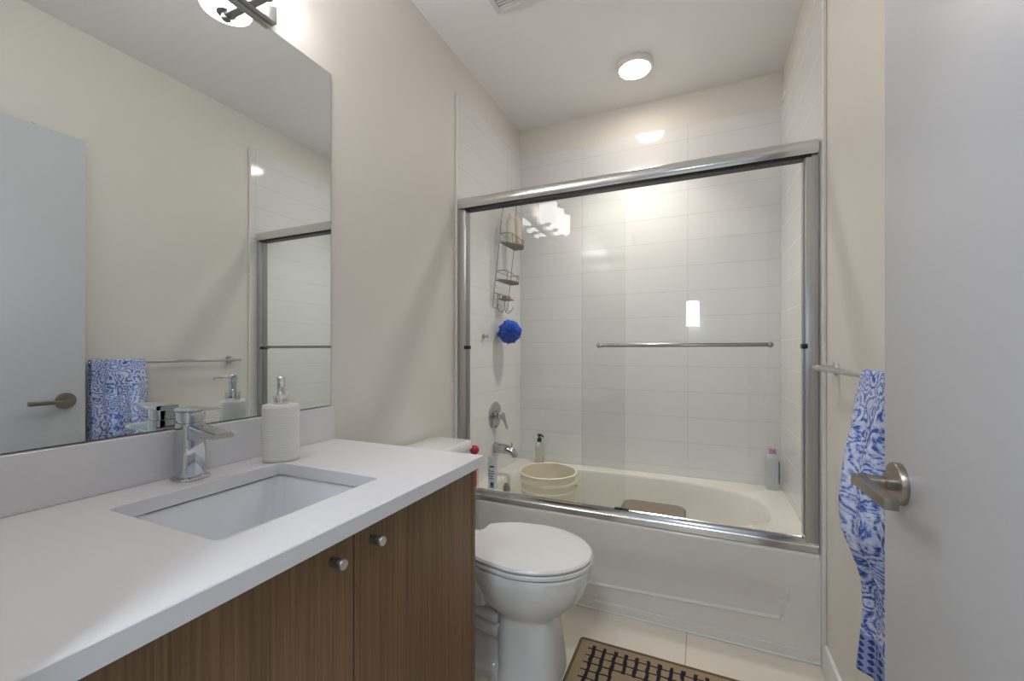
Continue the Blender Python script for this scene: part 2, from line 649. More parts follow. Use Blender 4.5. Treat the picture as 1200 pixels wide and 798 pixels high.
zs = [0.0] + [0.39 * i / NZ for i in range(1, NZ)]
zs = [z for z in zs if z < TZ - TOPR]
grid = []
for z in zs:
    grid.append([b.bm.verts.new((TX0 + (TX1 - TX0) * i / NX, apron_y(TX0 + (TX1 - TX0) * i / NX, z), z)) for i in range(NX + 1)])
for kk in range(0, 7):
    a_ = PI / 2 * kk / 6
    yb = TY0 + 0.007
    grid.append([b.bm.verts.new((TX0 + (TX1 - TX0) * i / NX, yb + TOPR * (1 - math.cos(a_)), TZ - TOPR + TOPR * math.sin(a_))) for i in range(NX + 1)])
for r0, r1 in zip(grid[:-1], grid[1:]):
    for i in range(NX):
        b.bm.faces.new((r0[i], r0[i + 1], r1[i + 1], r1[i]))
# deck ring and basin
dy0 = TY0 + 0.007 + TOPR
outer = [(TX0 + (TX1 - TX0) * i / NX, dy0) for i in range(NX + 1)] + [(TX1, TY1), (TX0, TY1)]
ICX, ICY = 0.760, 2.245
inner = sellipse(ICX, ICY, 0.672, 0.315, 72, 2.7, 3.6)
b.ring_fill(outer, inner, TZ)
loops = []
for s_, z, dx in ((1.0, TZ, 0), (0.992, TZ - 0.004, 0), (0.982, TZ - 0.014, 0), (0.955, 0.30, 0.0), (0.91, 0.19, -0.01), (0.86, 0.125, -0.02), (0.78, 0.092, -0.03), (0.60, 0.083, -0.035), (0.3, 0.082, -0.04)):
    lp = []
    for (px, py) in inner:
        ux = (px - ICX) * s_
        if px > ICX:
            ux *= 1 - 0.12 * (1 - s_) / 0.2 if s_ > 0.8 else 0.88
        lp.append((ICX + ux + dx, ICY + (py - ICY) * s_, z))
    loops.append(lp)
b.loft(loops, False, True)
# outer sides, back and underside
for k_, x_ in ((0, TX0), (-1, TX1)):
    lp = [tuple(r_[k_].co) for r_ in grid]
    b.faces(lp + [(x_, TY1, TZ), (x_, TY1, 0)], [tuple(range(len(lp) + 2))])
b.faces([(TX0, TY1, 0), (TX1, TY1, 0), (TX1, TY1, TZ), (TX0, TY1, TZ)], [(0, 1, 2, 3)])
lp = [tuple(v_.co) for v_ in grid[0]]
b.faces(lp + [(TX1, TY1, 0), (TX0, TY1, 0)], [tuple(range(len(lp) + 2))])
b.build('tub_shell', M['acrylic'], tub)
b = MB(); b.lathe((0.114, 2.20, 0.332), (1, 0, 0.15), [(0.036, 0), (0.036, 0.006), (0.030, 0.011), (0.010, 0.013), (0.0, 0.013)], 32)
b.build('overflow_plate', M['gunmetal'], tub)
def bead(pts, r, name):
    b = MB()
    b.tube(pts, r, 10)
    return b.build(name, M['acrylic'], tub)


lo_ = lambda x: 0.088 + 0.045 * max(0.0, (x - 0.25)) / 1.15
xs_ = [0.14 + (1.397 - 0.14) * i / 40 for i in range(41)]
path_ = [(x, TY0 + 0.0072, lo_(x)) for x in xs_]
n_up = 16
rad_ = [0.0044] * 41
for i in range(1, n_up + 1):
    z_ = lo_(1.397) + 0.14 * i / n_up
    path_.append((1.399 + (z_ - 0.137) * 0.24, TY0 + 0.0072 + 0.0015 * sstep(0.6, 1.0, i / n_up), z_))
    rad_.append(0.0038 * (1 - 0.85 * (i / n_up) ** 2))
bead(path_, rad_, 'panel_molding')
bead([(TX0, TY0 + 0.0035, 0.0380), (TX1, TY0 + 0.0035, 0.0380)], 0.0040, 'foot_molding')
b = MB(); b.tube([(TX0, TY0 + 0.0005, 0.0028), (TX1, TY0 + 0.0005, 0.0048)], 0.0045, 8); b.tube([(TX1 - 0.0015, TY0 + 0.003, 0.004), (TX1 - 0.0015, TY0 + 0.007, 0.37)], 0.0032, 8); b.build('caulk_bead', M['plastic'], tub)
b = MB(); b.lathe((0.34, ICY, 0.0825), (0, 0, 1), [(0.034, 0), (0.034, 0.003), (0.026, 0.005), (0.0, 0.004)], 28)
b.build('drain', M['chrome'], tub)

# ------------------------------------------------------------------ sliding shower enclosure
GX0, GX1 = XT0 + 0.014, XT1 - 0.004
enc = thing('shower_enclosure', 'chrome framed sliding glass shower enclosure standing on the tub', 'shower door', (0.766, 1.862, TZ))
hp = [(1.893, 1.836), (1.893, 1.886), (1.886, 1.893), (1.868, 1.8945), (1.850, 1.892), (1.836, 1.885), (1.828, 1.873), (1.825, 1.858), (1.828, 1.845), (1.834, 1.836)]
b = MB(); b.extrude_x(hp, GX0, GX1); b.build('header_rail', M['satin'], enc)
b = MB(); b.box(GX0 + 0.02, GX1 - 0.02, 1.842, 1.886, 1.826, 1.837); b.build('header_groove', M['black'], enc)
tp = [(1.836, 0.396), (1.836, 0.416), (1.840, 0.420), (1.844, 0.438), (1.848, 0.441), (1.852, 0.438), (1.853, 0.418), (1.866, 0.418), (1.867, 0.436), (1.872, 0.439), (1.890, 0.430), (1.892, 0.396)]
b = MB(); b.extrude_x(tp, GX0, GX1); b.build('bottom_track', M['satin'], enc)
for x0, x1 in ((XT0 + 0.002, XT0 + 0.046), (XT1 - 0.044, XT1 - 0.002)):
    b = MB(); b.box(x0, x1, 1.842, 1.888, 0.3965, 1.834, 0.003, 2)
    j = b.build('side_jamb', M['alu'], enc)
    q = MB()
    xi = x1 if x0 < 0.5 else x0
    q.box(xi - 0.004, xi + 0.004, 1.850, 1.880, 0.45, 1.828)
    q.build('jamb_seal', M['gunmetal'], j)
    q = MB(); q.box(xi - 0.008, xi + 0.008, 1.838, 1.884, 1.132, 1.150, 0.002)
    q.build('bumper', M['black'], j)


def panel(x0, x1, y, label):
    b = MB(); b.box(x0, x1, y - 0.003, y + 0.003, 0.424, 1.832)
    p = b.build('glass_panel', M['glass'], enc)
    p['label'] = label
    return p


front = panel(0.649, 1.474, 1.8475, 'front glass panel carrying the long handle bar')
rear = panel(0.058, 0.832, 1.8735, 'rear glass panel at the faucet end')
b = MB()
b.tube([(0.735, 1.8435, 1.147), (0.735, 1.815, 1.147)], 0.007, 14)
b.tube([(1.362, 1.8435, 1.147), (1.362, 1.815, 1.147)], 0.007, 14)
b.cyl((0.728, 1.812, 1.147), (1.369, 1.812, 1.147), 0.0078, 20)
b.sphere((0.732, 1.812, 1.147), 0.0105, 3); b.sphere((1.365, 1.812, 1.147), 0.0105, 3)
b.build('handle_bar', M['bar_chrome'], front)
b = MB(); b.box(0.79, 0.85, 1.8535, 1.866, 0.419, 0.447, 0.002); b.build('panel_guide', M['black'], enc)

# ------------------------------------------------------------------ vanity
VY0, VY1, VX = 0.136, 1.040, 0.556
van = thing('vanity_cabinet', 'walnut brown vanity cabinet with two flat doors under the white countertop', 'cabinet', (0.28, 0.588, 0))
b = MB()
b.box(0.002, VX - 0.022, VY0, VY1 - 0.019, 0.10, 0.116)            # bottom
b.box(0.002, 0.014, VY0, VY1 - 0.019, 0.116, 0.795)                # back
b.box(0.014, VX - 0.022, VY0, VY0 + 0.018, 0.116, 0.795)           # left side
b.box(VX - 0.042, VX - 0.022, VY0 + 0.018, VY1 - 0.019, 0.745, 0.795)  # front rail
b.build('carcass', M['wood_dark'], van)
b = MB(); b.box(0.002, VX, VY1 - 0.018, VY1, 0.0, 0.802, 0.0008, 1)
b.build('side_panel', M['wood'], van)
b = MB(); b.box(VX - 0.09, VX - 0.075, VY0, VY1 - 0.019, 0.0, 0.10); b.build('toe_kick', M['wood_dark'], van)
for y0, y1, ky in ((VY0 + 0.002, 0.5862, 0.536), (0.5892, VY1 - 0.0195, 0.632)):
    b = MB(); b.box(VX - 0.0205, VX, y0, y1, 0.106, 0.7985, 0.0012, 1)
    d = b.build('door', M['wood'], van)
    b = MB(); b.lathe((VX, ky, 0.765), (1, 0, 0), [(0.0082, 0), (0.0075, 0.004), (0.0080, 0.010), (0.0092, 0.016), (0.0096, 0.026), (0.0090, 0.0272), (0, 0.0275)], 28)
    kb = b.build('knob', M['gunmetal'], d)
    b = MB(); b.lathe((VX + 0.0274, ky, 0.765), (1, 0, 0), [(0.0088, 0), (0.0084, 0.0012), (0, 0.0014)], 28)
    b.build('knob_face', M['satin'], kb)

ctop = thing('countertop', 'white quartz vanity countertop with backsplash', 'countertop', (0.288, 0.59, 0.803))
CX0, CX1, CY0, CY1, CZ0, CZ1 = 0.002, 0.5756, 0.133, 1.050, 0.803, 0.8325
SX0, SX1, SY0, SY1 = 0.128, 0.456, 0.411, 0.766
b = MB()
outer = [(CX0, CY0), (CX1, CY0), (CX1, CY1), (CX0, CY1)]
inner = rrect(SX0, SX1, SY0, SY1, 0.012, 5)
e = 0.0015
oin = [(CX0 + e, CY0 + e), (CX1 - e, CY0 + e), (CX1 - e, CY1 - e), (CX0 + e, CY1 - e)]
iin = rrect(SX0 - e, SX1 + e, SY0 - e, SY1 + e, 0.012, 5)
ot, it = b.ring_fill(oin, iin, CZ1)
ob, ib = b.ring_fill(outer, inner, CZ0)
om = [b.bm.verts.new((p[0], p[1], CZ1 - e)) for p in outer]
im = [b.bm.verts.new((p[0], p[1], CZ1 - e)) for p in inner]
b.strip(ot, om); b.strip(om, ob); b.strip(it, im); b.strip(im, ib)
b.build('slab', M['quartz'], ctop)
b = MB(); b.box(0.0015, 0.018, CY0, CY1, CZ1 + 0.0003, 0.9405, 0.0012, 1)
b.build('backsplash', M['quartz'], ctop)

sink = thing('sink', 'white rectangular undermount sink set in the countertop', 'sink', (0.29, 0.588, 0.67))
b = MB()
z0 = 0.8005
L = []
for ins, z, r in ((-0.012, z0, 0.02), (0.004, z0 - 0.0005, 0.02), (0.008, z0 - 0.006, 0.024), (0.014, 0.74, 0.03), (0.024, 0.70, 0.04), (0.05, 0.682, 0.05), (0.10, 0.676, 0.05), (0.13, 0.674, 0.03)):
    i2 = ins - 0.010
    L.append(lift(rrect(SX0 + i2, SX1 - i2, SY0 + i2, SY1 - i2, r, 5), z))
b.loft(L, False, True)
b.build('basin', M['basin'], sink, recalc=False)
b = MB(); b.tube([(SX0 - 0.002, SY0 + 0.06, 0.8012), (SX0 - 0.002, SY0 + 0.2, 0.8012), (SX0 - 0.002, SY1 - 0.02, 0.8012)], 0.0009, 6)
b.build('caulk_line', M['rust'], sink)
b = MB(); b.lathe((0.29, 0.588, 0.6745), (0, 0, 1), [(0.022, 0), (0.022, 0.003), (0.018, 0.005), (0, 0.006)], 28); b.build('drain', M['chrome'], sink)

# faucet
FX, FY, FZ = 0.062, 0.588, CZ1
fau = thing('faucet', 'chrome single lever faucet behind the sink', 'faucet', (FX, FY, FZ))
b = MB()
L = [lift(sellipse(FX, FY, a_, bb_, 40, 3), FZ + z) for a_, bb_, z in ((0.031, 0.034, 0.0003), (0.032, 0.035, 0.003), (0.031, 0.034, 0.006), (0.027, 0.029, 0.008))]
b.loft(L); b.build('base_plate', M['chrome_tap'], fau)
b = MB()
L = [lift(sellipse(FX, FY, a_, bb_, 40, 4), FZ + z) for a_, bb_, z in ((0.0235, 0.0255, 0.006), (0.0235, 0.0255, 0.125), (0.0232, 0.0252, 0.1285), (0.021, 0.0225, 0.1295))]
b.loft(L)
b.build('body', M['chrome_tap'], fau)
b = MB()
L = []
for x_, wd, zt, th in ((FX + 0.012, 0.019, 0.126, 0.036), (FX + 0.030, 0.019, 0.125, 0.034), (FX + 0.045, 0.020, 0.122, 0.027), (FX + 0.075, 0.0205, 0.118, 0.019), (FX + 0.112, 0.0215, 0.113, 0.013), (FX + 0.120, 0.021, 0.111, 0.010)):
    zc, hh = FZ + zt - th / 2, th / 2
    lp = []
    for (yy, zz) in rrect(FY - wd, FY + wd, zc - hh, zc + hh, min(0.005, hh * 0.8), 4):
        lp.append((x_, yy, zz))
    L.append(lp)
b.loft(L)
sp = b.build('spout', M['chrome_tap'], fau)
b = MB(); b.box(FX + 0.06, FX + 0.118, FY - 0.0155, FY + 0.0155, FZ + 0.1125, FZ + 0.1175, 0.0012)
bmesh.ops.rotate(b.bm, verts=b.bm.verts, cent=(FX + 0.09, FY, FZ + 0.1150), matrix=Matrix.Rotation(math.radians(7.5), 3, 'Y'))
b.build('spout_channel', M['alu'], sp)
b = MB()
L = [lift(sellipse(FX, FY, a_, a_ * 1.05, 36, 4), FZ + z) for a_, z in ((0.0205, 0.1297), (0.0205, 0.134), (0.023, 0.1345), (0.023, 0.152), (0.0225, 0.1535))]
b.loft(L)
for v_ in b.bm.verts:
    pass
L = []
for x_, wd, z_, th in ((FX - 0.0215, 0.0235, 0.1575, 0.010), (FX + 0.01, 0.0235, 0.1575, 0.010), (FX + 0.034, 0.022, 0.159, 0.007), (FX + 0.076, 0.021, 0.1625, 0.0045), (FX + 0.080, 0.020, 0.163, 0.003)):
    lp = [(x_, yy, zz) for (yy, zz) in rrect(FY - wd, FY + wd, FZ + z_ - th / 2, FZ + z_ + th / 2, th * 0.4, 3)]
    L.append(lp)
b.loft(L)
b.build('lever', M['chrome_tap'], fau)

# soap dispenser
DXc, DYc = 0.106, 0.784
soap = thing('soap_dispenser', 'white ribbed oval soap dispenser with chrome pump by the faucet', 'soap dispenser', (DXc, DYc, CZ1))
b = MB()
L = []
H_ = 0.150
yawd = math.radians(50)


def oval(a_, bb_, z, n=48):
    out = []
    for (px, py) in sellipse(0, 0, a_, bb_, n, 2.25):
        out.append((DXc + px * math.cos(yawd) - py * math.sin(yawd), DYc + px * math.sin(yawd) + py * math.cos(yawd), z))
    return out


L.append(oval(0.0415, 0.0265, CZ1 + 0.0003)); L.append(oval(0.0440, 0.029, CZ1 + 0.003))
NR = 22
for i in range(NR * 4 + 1):
    z = 0.006 + (H_ - 0.012) * i / (NR * 4)
    rr = 0.0011 * abs(math.sin(PI * i / 4))
    L.append(oval(0.0440 + rr, 0.029 + rr, CZ1 + z))
L.append(oval(0.0440, 0.029, CZ1 + H_ - 0.003)); L.append(oval(0.0425, 0.0275, CZ1 + H_)); L.append(oval(0.02, 0.015, CZ1 + H_ + 0.001))
b.loft(L); b.build('bottle_body', M['ceramic'], soap, angle=60)
b = MB()
zt = CZ1 + H_ + 0.001
b.lathe((DXc, DYc, zt), (0, 0, 1), [(0.0180, 0), (0.0190, 0.002), (0.0190, 0.022), (0.0180, 0.024), (0.0115, 0.0245), (0.0110, 0.030), (0.0098, 0.031), (0.0098, 0.058), (0.0105, 0.059), (0.0105, 0.071), (0.009, 0.073), (0, 0.0735)], 28)
pm = b.build('pump', M['satin'], soap)
b = MB()
dn = Vector((0.80, -0.60, 0)).normalized()
p0 = Vector((DXc, DYc, zt + 0.0660))
b.tube([p0, p0 + dn * 0.02, p0 + dn * 0.040 + Vector((0, 0, -0.001)), p0 + dn * 0.050 + Vector((0, 0, -0.005))], [0.0055, 0.0045, 0.004, 0.0035], 12)
b.build('nozzle', M['satin'], pm)

# wall mirror
mir = thing('wall_mirror', 'large frameless mirror on the wall above the backsplash', 'mirror', (0.003, 0.588, 0.942))
b = MB(); b.box(0.0012, 0.0055, 0.133, 1.045, 0.9425, 2.047); b.build('mirror_backing', M['mirror_edge'], mir)
b = MB(); b.box(0.0056, 0.0062, 0.1335, 1.0435, 0.944, 2.0455); b.build('mirror_glass', M['mirror'], mir)

# ------------------------------------------------------------------ vanity light
LZ = 2.058
vl = thing('vanity_light', 'three shade bar light glowing above the mirror', 'wall light', (0.012, 0.588, LZ))
b = MB(); b.box(0.0072, 0.030, 0.345, 0.831, LZ - 0.004, LZ + 0.052, 0.002, 1); b.build('wall_plate', M['alu'], vl)
for yy in (0.757, 0.588, 0.419):
    b = MB()
    b.box(0.028, 0.098, yy - 0.011, yy + 0.011, LZ - 0.004, LZ + 0.010, 0.002, 1)
    arm = b.build('arm', M['gunmetal'], vl)
    b = MB(); b.lathe((0.093, yy, LZ - 0.010), (0, 0, 1), [(0.0, 0), (0.0105, 0.001), (0.012, 0.004), (0.012, 0.018), (0.024, 0.0185), (0.024, 0.028), (0, 0.0285)], 24)
    b.build('finial', M['gunmetal'], arm)
    b = MB()
    b.lathe((0.093, yy, LZ + 0.012), (0, 0, 1), [(0.020, 0.0), (0.050, 0.002), (0.062, 0.009), (0.066, 0.022), (0.066, 0.150), (0.0635, 0.1505), (0.0635, 0.022), (0.060, 0.012), (0.020, 0.006)], 40)
    b.build('glass_shade', M['shade'], vl)

# ------------------------------------------------------------------ ceiling light and fan grille
cl = thing('ceiling_light', 'round white LED ceiling light glowing above the tub', 'ceiling light', (0.815, 2.290, ZC))
b = MB(); b.lathe((0.815, 2.290, ZC - 0.0005), (0, 0, -1), [(0.094, 0), (0.094, 0.012), (0.090, 0.022), (0.084, 0.0255), (0.078, 0.0255), (0.078, 0.018)], 48)
b.build('light_rim', M['trim'], cl)
b = MB(); b.lathe((0.815, 2.290, ZC - 0.012), (0, 0, -1), [(0.0775, 0), (0.0775, 0.0150), (0.072, 0.0185), (0.055, 0.0205), (0, 0.0215)], 48)
b.build('diffuser', M['led'], cl)

fan = thing('ceiling_fan_grille', 'square white slatted vent cover on the ceiling', 'vent', (0.44, 1.54, ZC))
b = MB()
gx0, gx1, gy0, gy1 = 0.312, 0.572, 1.415, 1.680
for q in ((gx0, gx0 + 0.022, gy0, gy1), (gx1 - 0.022, gx1, gy0, gy1), (gx0 + 0.022, gx1 - 0.022, gy0, gy0 + 0.022), (gx0 + 0.022, gx1 - 0.022, gy1 - 0.022, gy1)):
    b.box(*q, ZC - 0.016, ZC - 0.0005, 0.003, 2)
b.build('grille_frame', M['plastic'], fan)
b = MB()
y_ = gy0 + 0.03
while y_ < gy1 - 0.03:
    b.box(gx0 + 0.02, gx1 - 0.02, y_, y_ + 0.0075, ZC - 0.0125, ZC - 0.004)
    y_ += 0.0145
b.build('slats', M['plastic'], fan)
b = MB(); b.box(gx0 + 0.02, gx1 - 0.02, gy0 + 0.02, gy1 - 0.02, ZC - 0.003, ZC - 0.0008); b.build('fan_recess', M['grey'], fan)

# ------------------------------------------------------------------ door (open, lying near the right wall)
HYD = 0.150                                # hinge
EDGE = Vector((1.4330, 0.968, 0))
HNG = Vector((1.4450, HYD, 0))
dd_ = (EDGE - HNG); LW = dd_.length; dd_.normalize()
nn = Vector((-dd_.y, dd_.x, 0))            # into the room (-x)


def DP(s_, o_, z):                         # along the leaf, out of the room face, height
    p = HNG + dd_ * s_ + nn * o_
    return (p.x, p.y, z)


def dbox(b, s0, s1, o0, o1, z0, z1, bev=0.0):
    n0 = len(b.bm.verts)
    tmp = MB(); tmp.box(s0, s1, o0, o1, z0, z1, bev, 2)
    tmp.bm.verts.ensure_lookup_table()
    idx = {v_: i for i, v_ in enumerate(tmp.bm.verts)}
    nv = [b.bm.verts.new(DP(v_.co.x, v_.co.y, v_.co.z)) for v_ in tmp.bm.verts]
    for f_ in tmp.bm.faces:
        b.bm.faces.new([nv[idx[v_]] for v_ in f_.verts])
    tmp.bm.free()


door = bpy.data.objects.new('door_1', None); COL.objects.link(door); door.location = (HNG.x, HNG.y, 0.0)
struct(door, 'open pale grey slab door with brushed nickel lever', 'door')
b = MB(); dbox(b, 0, LW, -0.035, 0, 0.012, 2.078, 0.002); b.build('leaf', M['door'], door)
hz, hs = 0.905, LW - 0.066
b = MB()
for o0, sgn in ((0.0, 1), (-0.035, -1)):
    c0 = Vector(DP(hs, o0, hz)); ax = nn * sgn
    b.lathe(c0, ax, [(0.0345, 0), (0.0345, 0.009), (0.0335, 0.0105), (0.012, 0.0107), (0.012, 0.0108)], 40)
ros = b.build('rosette', M['nickel'], door)
b = MB()
c0 = Vector(DP(hs, 0.0105, hz)); c1 = Vector(DP(hs, 0.052, hz))
b.lathe(c0, nn, [(0.0125, 0), (0.0125, 0.012), (0.0105, 0.0125), (0.0105, 0.046)], 24)
dbox(b, hs - 0.128, hs + 0.012, 0.046, 0.064, hz - 0.0085, hz + 0.0085, 0.0012)
b.build('lever_handle', M['nickel'], door)
b = MB(); dbox(b, LW - 0.0005, LW + 0.0012, -0.029, -0.006, hz - 0.028, hz + 0.028); b.build('latch_plate', M['nickel'], door)
b = MB()
for s_ in (LW - 0.16, LW - 0.30):
    dbox(b, s_ - 0.006, s_ + 0.006, -0.022, -0.010, 2.0780, 2.0835)
b.build('top_screw', M['gunmetal'], door)

# ------------------------------------------------------------------ towel bar and towel
BX, BZ = 1.480, 1.068
bar = thing('towel_bar', 'slim nickel towel bar on the right wall beside the door', 'towel bar', (XP, 1.36, BZ))
b = MB(); b.cyl((BX, 0.995, BZ), (BX, 1.712, BZ), 0.0078, 20, 0.002); b.build('rail', M['alu'], bar)
for yy in (1.045, 1.668):
    b = MB(); b.lathe((XP - 0.0003, yy, BZ), (-1, 0, 0), [(0.0225, 0), (0.0225, 0.006), (0.021, 0.009), (0.0105, 0.0095), (0.0105, 0.054), (0.009, 0.0565)], 28)
    b.build('wall_mount', M['alu'], bar)

b = MB()
NU, NV = 40, 120
front_x = [(0.40, 1.462), (0.47, 1.468), (0.56, 1.474), (0.62, 1.470), (0.68, 1.452), (0.73, 1.432), (0.80, 1.427), (0.90, 1.437), (0.99, 1.452), (1.06, 1.466)]
path = []
zb = 0.60
for i in range(30):                       # back layer, upward
    z = zb + (BZ - zb) * i / 30
    path.append(('b', z))
for i in range(13):
    path.append(('t', i / 12))
for i in range(1, 75):
    z = BZ - (BZ - 0.418) * i / 74
    path.append(('f', z))
uvs = []
rows = []
slen = 0; prev = None
for (k_, z) in path:
    row = []
    for j in range(NU + 1):
        u_ = j / NU
        y = 1.000 + 0.212 * u_
        if k_ == 'b':
            x_ = BX + 0.0135 + 0.006 * sstep(1.05, 0.8, z) + 0.004 * math.sin(9 * u_ + z * 5) * sstep(1.03, 0.85, z); zz = z
        elif k_ == 't':
            a_ = PI * z
            x_ = BX + 0.0135 * math.cos(a_); zz = BZ + 0.0135 * math.sin(a_)
        else:
            fx = lerp_pts(front_x, z)
            am = sstep(1.06, 0.90, z)
            x_ = fx + am * (0.0085 * math.sin(17 * u_ + 2.2 + 3 * (z - 0.4)) + 0.005 * math.sin(31 * u_ + 1 + 5 * z)) + 0.040 * am * (1 - u_) ** 2.2
            x_ = min(x_, BX - 0.012 + 0.010 * sstep(0.98, 0.7, z))
            zz = z - 0.012 * (1 - u_) * sstep(1.0, 0.45, z)
            y = y + (0.006 * math.sin(z * 13)) * u_ * am - 0.01 * sstep(0.72, 0.60, z) * u_ * sstep(0.44, 0.55, z)
        row.append((x_, y, zz))
    rows.append(row)
uvl = b.bm.loops.layers.uv.new('UVMap')
V = [[b.bm.verts.new(p) for p in r_] for r_ in rows]
vlen = [0]
for r0, r1 in zip(rows[:-1], rows[1:]):
    vlen.append(vlen[-1] + (Vector(r0[20]) - Vector(r1[20])).length)
tot = vlen[-1]
for i in range(len(V) - 1):
    for j in range(NU):
        f_ = b.bm.faces.new((V[i][j], V[i][j + 1], V[i + 1][j + 1], V[i + 1][j]))
        for lp, (ii, jj) in zip(f_.loops, ((i, j), (i, j + 1), (i + 1, j + 1), (i + 1, j))):
            lp[uvl].uv = (0.24 * jj / NU, tot - vlen[ii])
tw = b.build('towel', M['towel'], None, (BX, 1.11, 0.405), angle=180)
sol = tw.modifiers.new('thickness', 'SOLIDIFY'); sol.thickness = 0.003; sol.offset = 0
tag(tw, 'blue and white paisley towel draped over the towel bar', 'towel')

# ------------------------------------------------------------------ toilet
TYc = 1.405
toi = thing('toilet', 'white toilet with closed lid between vanity and bathtub', 'toilet', (0.45, TYc, 0))
b = MB()
L = []
for z, cx, a_, bb_, e_ in ((0.0, 0.584, 0.113, 0.116, 3.2), (0.012, 0.584, 0.113, 0.116, 3.2), (0.03, 0.586, 0.110, 0.112, 3.2), (0.10, 0.581, 0.107, 0.112, 3.0), (0.19, 0.578, 0.101, 0.106, 2.8), (0.218, 0.574, 0.103, 0.107, 2.5), (0.230, 0.570, 0.122, 0.113, 2.3),
                           (0.252, 0.567, 0.158, 0.133, 2.2), (0.28, 0.566, 0.188, 0.152, 2.15), (0.315, 0.566, 0.210, 0.168, 2.1), (0.355, 0.566, 0.223, 0.177, 2.1), (0.392, 0.567, 0.228, 0.181, 2.1), (0.398, 0.567, 0.224, 0.178, 2.1)):
    L.append(lift(sellipse(cx, TYc, a_, bb_, 64, e_), z))
b.loft(L)
bowl = b.build('bowl', M['porcelain'], toi)
b = MB()
L = []
for x_, hw, z0_, z1_ in ((0.030, 0.115, 0.27, 0.396), (0.20, 0.120, 0.25, 0.396), (0.36, 0.140, 0.24, 0.396), (0.46, 0.150, 0.26, 0.396)):
    L.append([(x_, yy, zz) for yy, zz in rrect(TYc - hw, TYc + hw, z0_, z1_, 0.025, 5)])
b.loft(L)
b.build('rear_deck', M['porcelain'], toi)
b = MB()
b.tube([(0.50, TYc, 0.235), (0.42, TYc, 0.245), (0.34, TYc, 0.225), (0.28, TYc, 0.16), (0.27, TYc, 0.09), (0.27, TYc, 0.0)], [0.075, 0.085, 0.083, 0.078, 0.080, 0.088], 24)
L = [lift(sellipse(0.36, TYc, a_, bb_, 48, 3), z) for z, a_, bb_ in ((0.0, 0.17, 0.112), (0.020, 0.168, 0.110), (0.032, 0.155, 0.092), (0.05, 0.150, 0.082), (0.26, 0.150, 0.080))]
b.loft(L)
for dz in (0.0, -0.045):
    for sg in (-1, 1):
        b.tube([(0.24, TYc + sg * 0.078, 0.262 + dz), (0.32, TYc + sg * 0.080, 0.238 + dz), (0.40, TYc + sg * 0.080, 0.212 + dz), (0.49, TYc + sg * 0.082, 0.200 + dz)], 0.022, 12)
b.build('trapway', M['porcelain'], toi)
for yy in (TYc - 0.092, TYc + 0.092):
    b = MB(); b.lathe((0.34, yy, 0.018), (0, 0, 1), [(0.014, 0), (0.014, 0.006), (0.010, 0.014), (0, 0.017)], 20); b.build('bolt_cap', M['plastic'], toi)


def egg(front, back, hw, z, cx=0.565, n=72, bw=0.105):
    out = []
    for i in range(n):
        t_ = 2 * PI * i / n
        c_, s_ = math.cos(t_), math.sin(t_)
        if c_ >= 0:
            px = cx + (front - cx) * c_; py = hw * s_
        else:
            ee = 7.0
            px = cx + (cx - back) * math.copysign(abs(c_) ** (2 / ee), c_)
            k_ = (cx - px) / (cx - back)
            py = math.copysign(1, s_) * hw * abs(s_) ** (2 / ee)
            lim = hw - (hw - bw) * k_ ** 2.2
            py = max(-lim, min(lim, py))
        out.append((px, TYc + py, z))
    return out


b = MB()
b.loft([egg(0.793, 0.37, 0.180, 0.4012), egg(0.798, 0.368, 0.184, 0.404), egg(0.798, 0.368, 0.184, 0.413), egg(0.793, 0.370, 0.181, 0.4165)])
b.build('seat', M['seat'], toi)
b = MB()
b.loft([egg(0.788, 0.37, 0.176, 0.4195), egg(0.795, 0.362, 0.183, 0.4215), egg(0.797, 0.360, 0.185, 0.428), egg(0.792, 0.364, 0.180, 0.4345), egg(0.77, 0.38, 0.160, 0.4375), egg(0.70, 0.44, 0.09, 0.4390)])
b.build('lid', M['seat'], toi)
for yy in (TYc - 0.07, TYc + 0.07):
    b = MB(); b.box(0.335, 0.375, yy - 0.02, yy + 0.02, 0.3985, 0.416, 0.006)
    b.build('hinge', M['plastic'], toi)
b = MB()
L = []
for z, hx0, hx1, hw in ((0.3965, 0.03, 0.195, 0.195), (0.45, 0.024, 0.205, 0.212), (0.60, 0.02, 0.212, 0.222), (0.698, 0.02, 0.215, 0.225)):
    L.append(lift(rrect(hx0, hx1, TYc - hw, TYc + hw, 0.03, 6), z))
b.loft(L); b.build('tank', M['porcelain'], toi)
b = MB()
L = [lift(rrect(0.016 + i_, 0.224 - i_, TYc - 0.232 + i_, TYc + 0.232 - i_, 0.034 - i_ * .5, 6), z) for z, i_ in ((0.6985, 0.004), (0.702, 0), (0.722, 0), (0.732, 0.006), (0.735, 0.018))]
b.loft(L); b.build('tank_lid', M['porcelain'], toi)
b = MB()
b.lathe((0.213, TYc - 0.16, 0.65), (1, 0, 0), [(0.012, 0), (0.012, 0.008), (0.008, 0.010), (0.008, 0.02)], 20)
b.tube([(0.229, TYc - 0.16, 0.65), (0.232, TYc - 0.12, 0.645), (0.232, TYc - 0.085, 0.638)], [0.006, 0.005, 0.006], 12)
b.build('flush_lever', M['chrome'], toi)

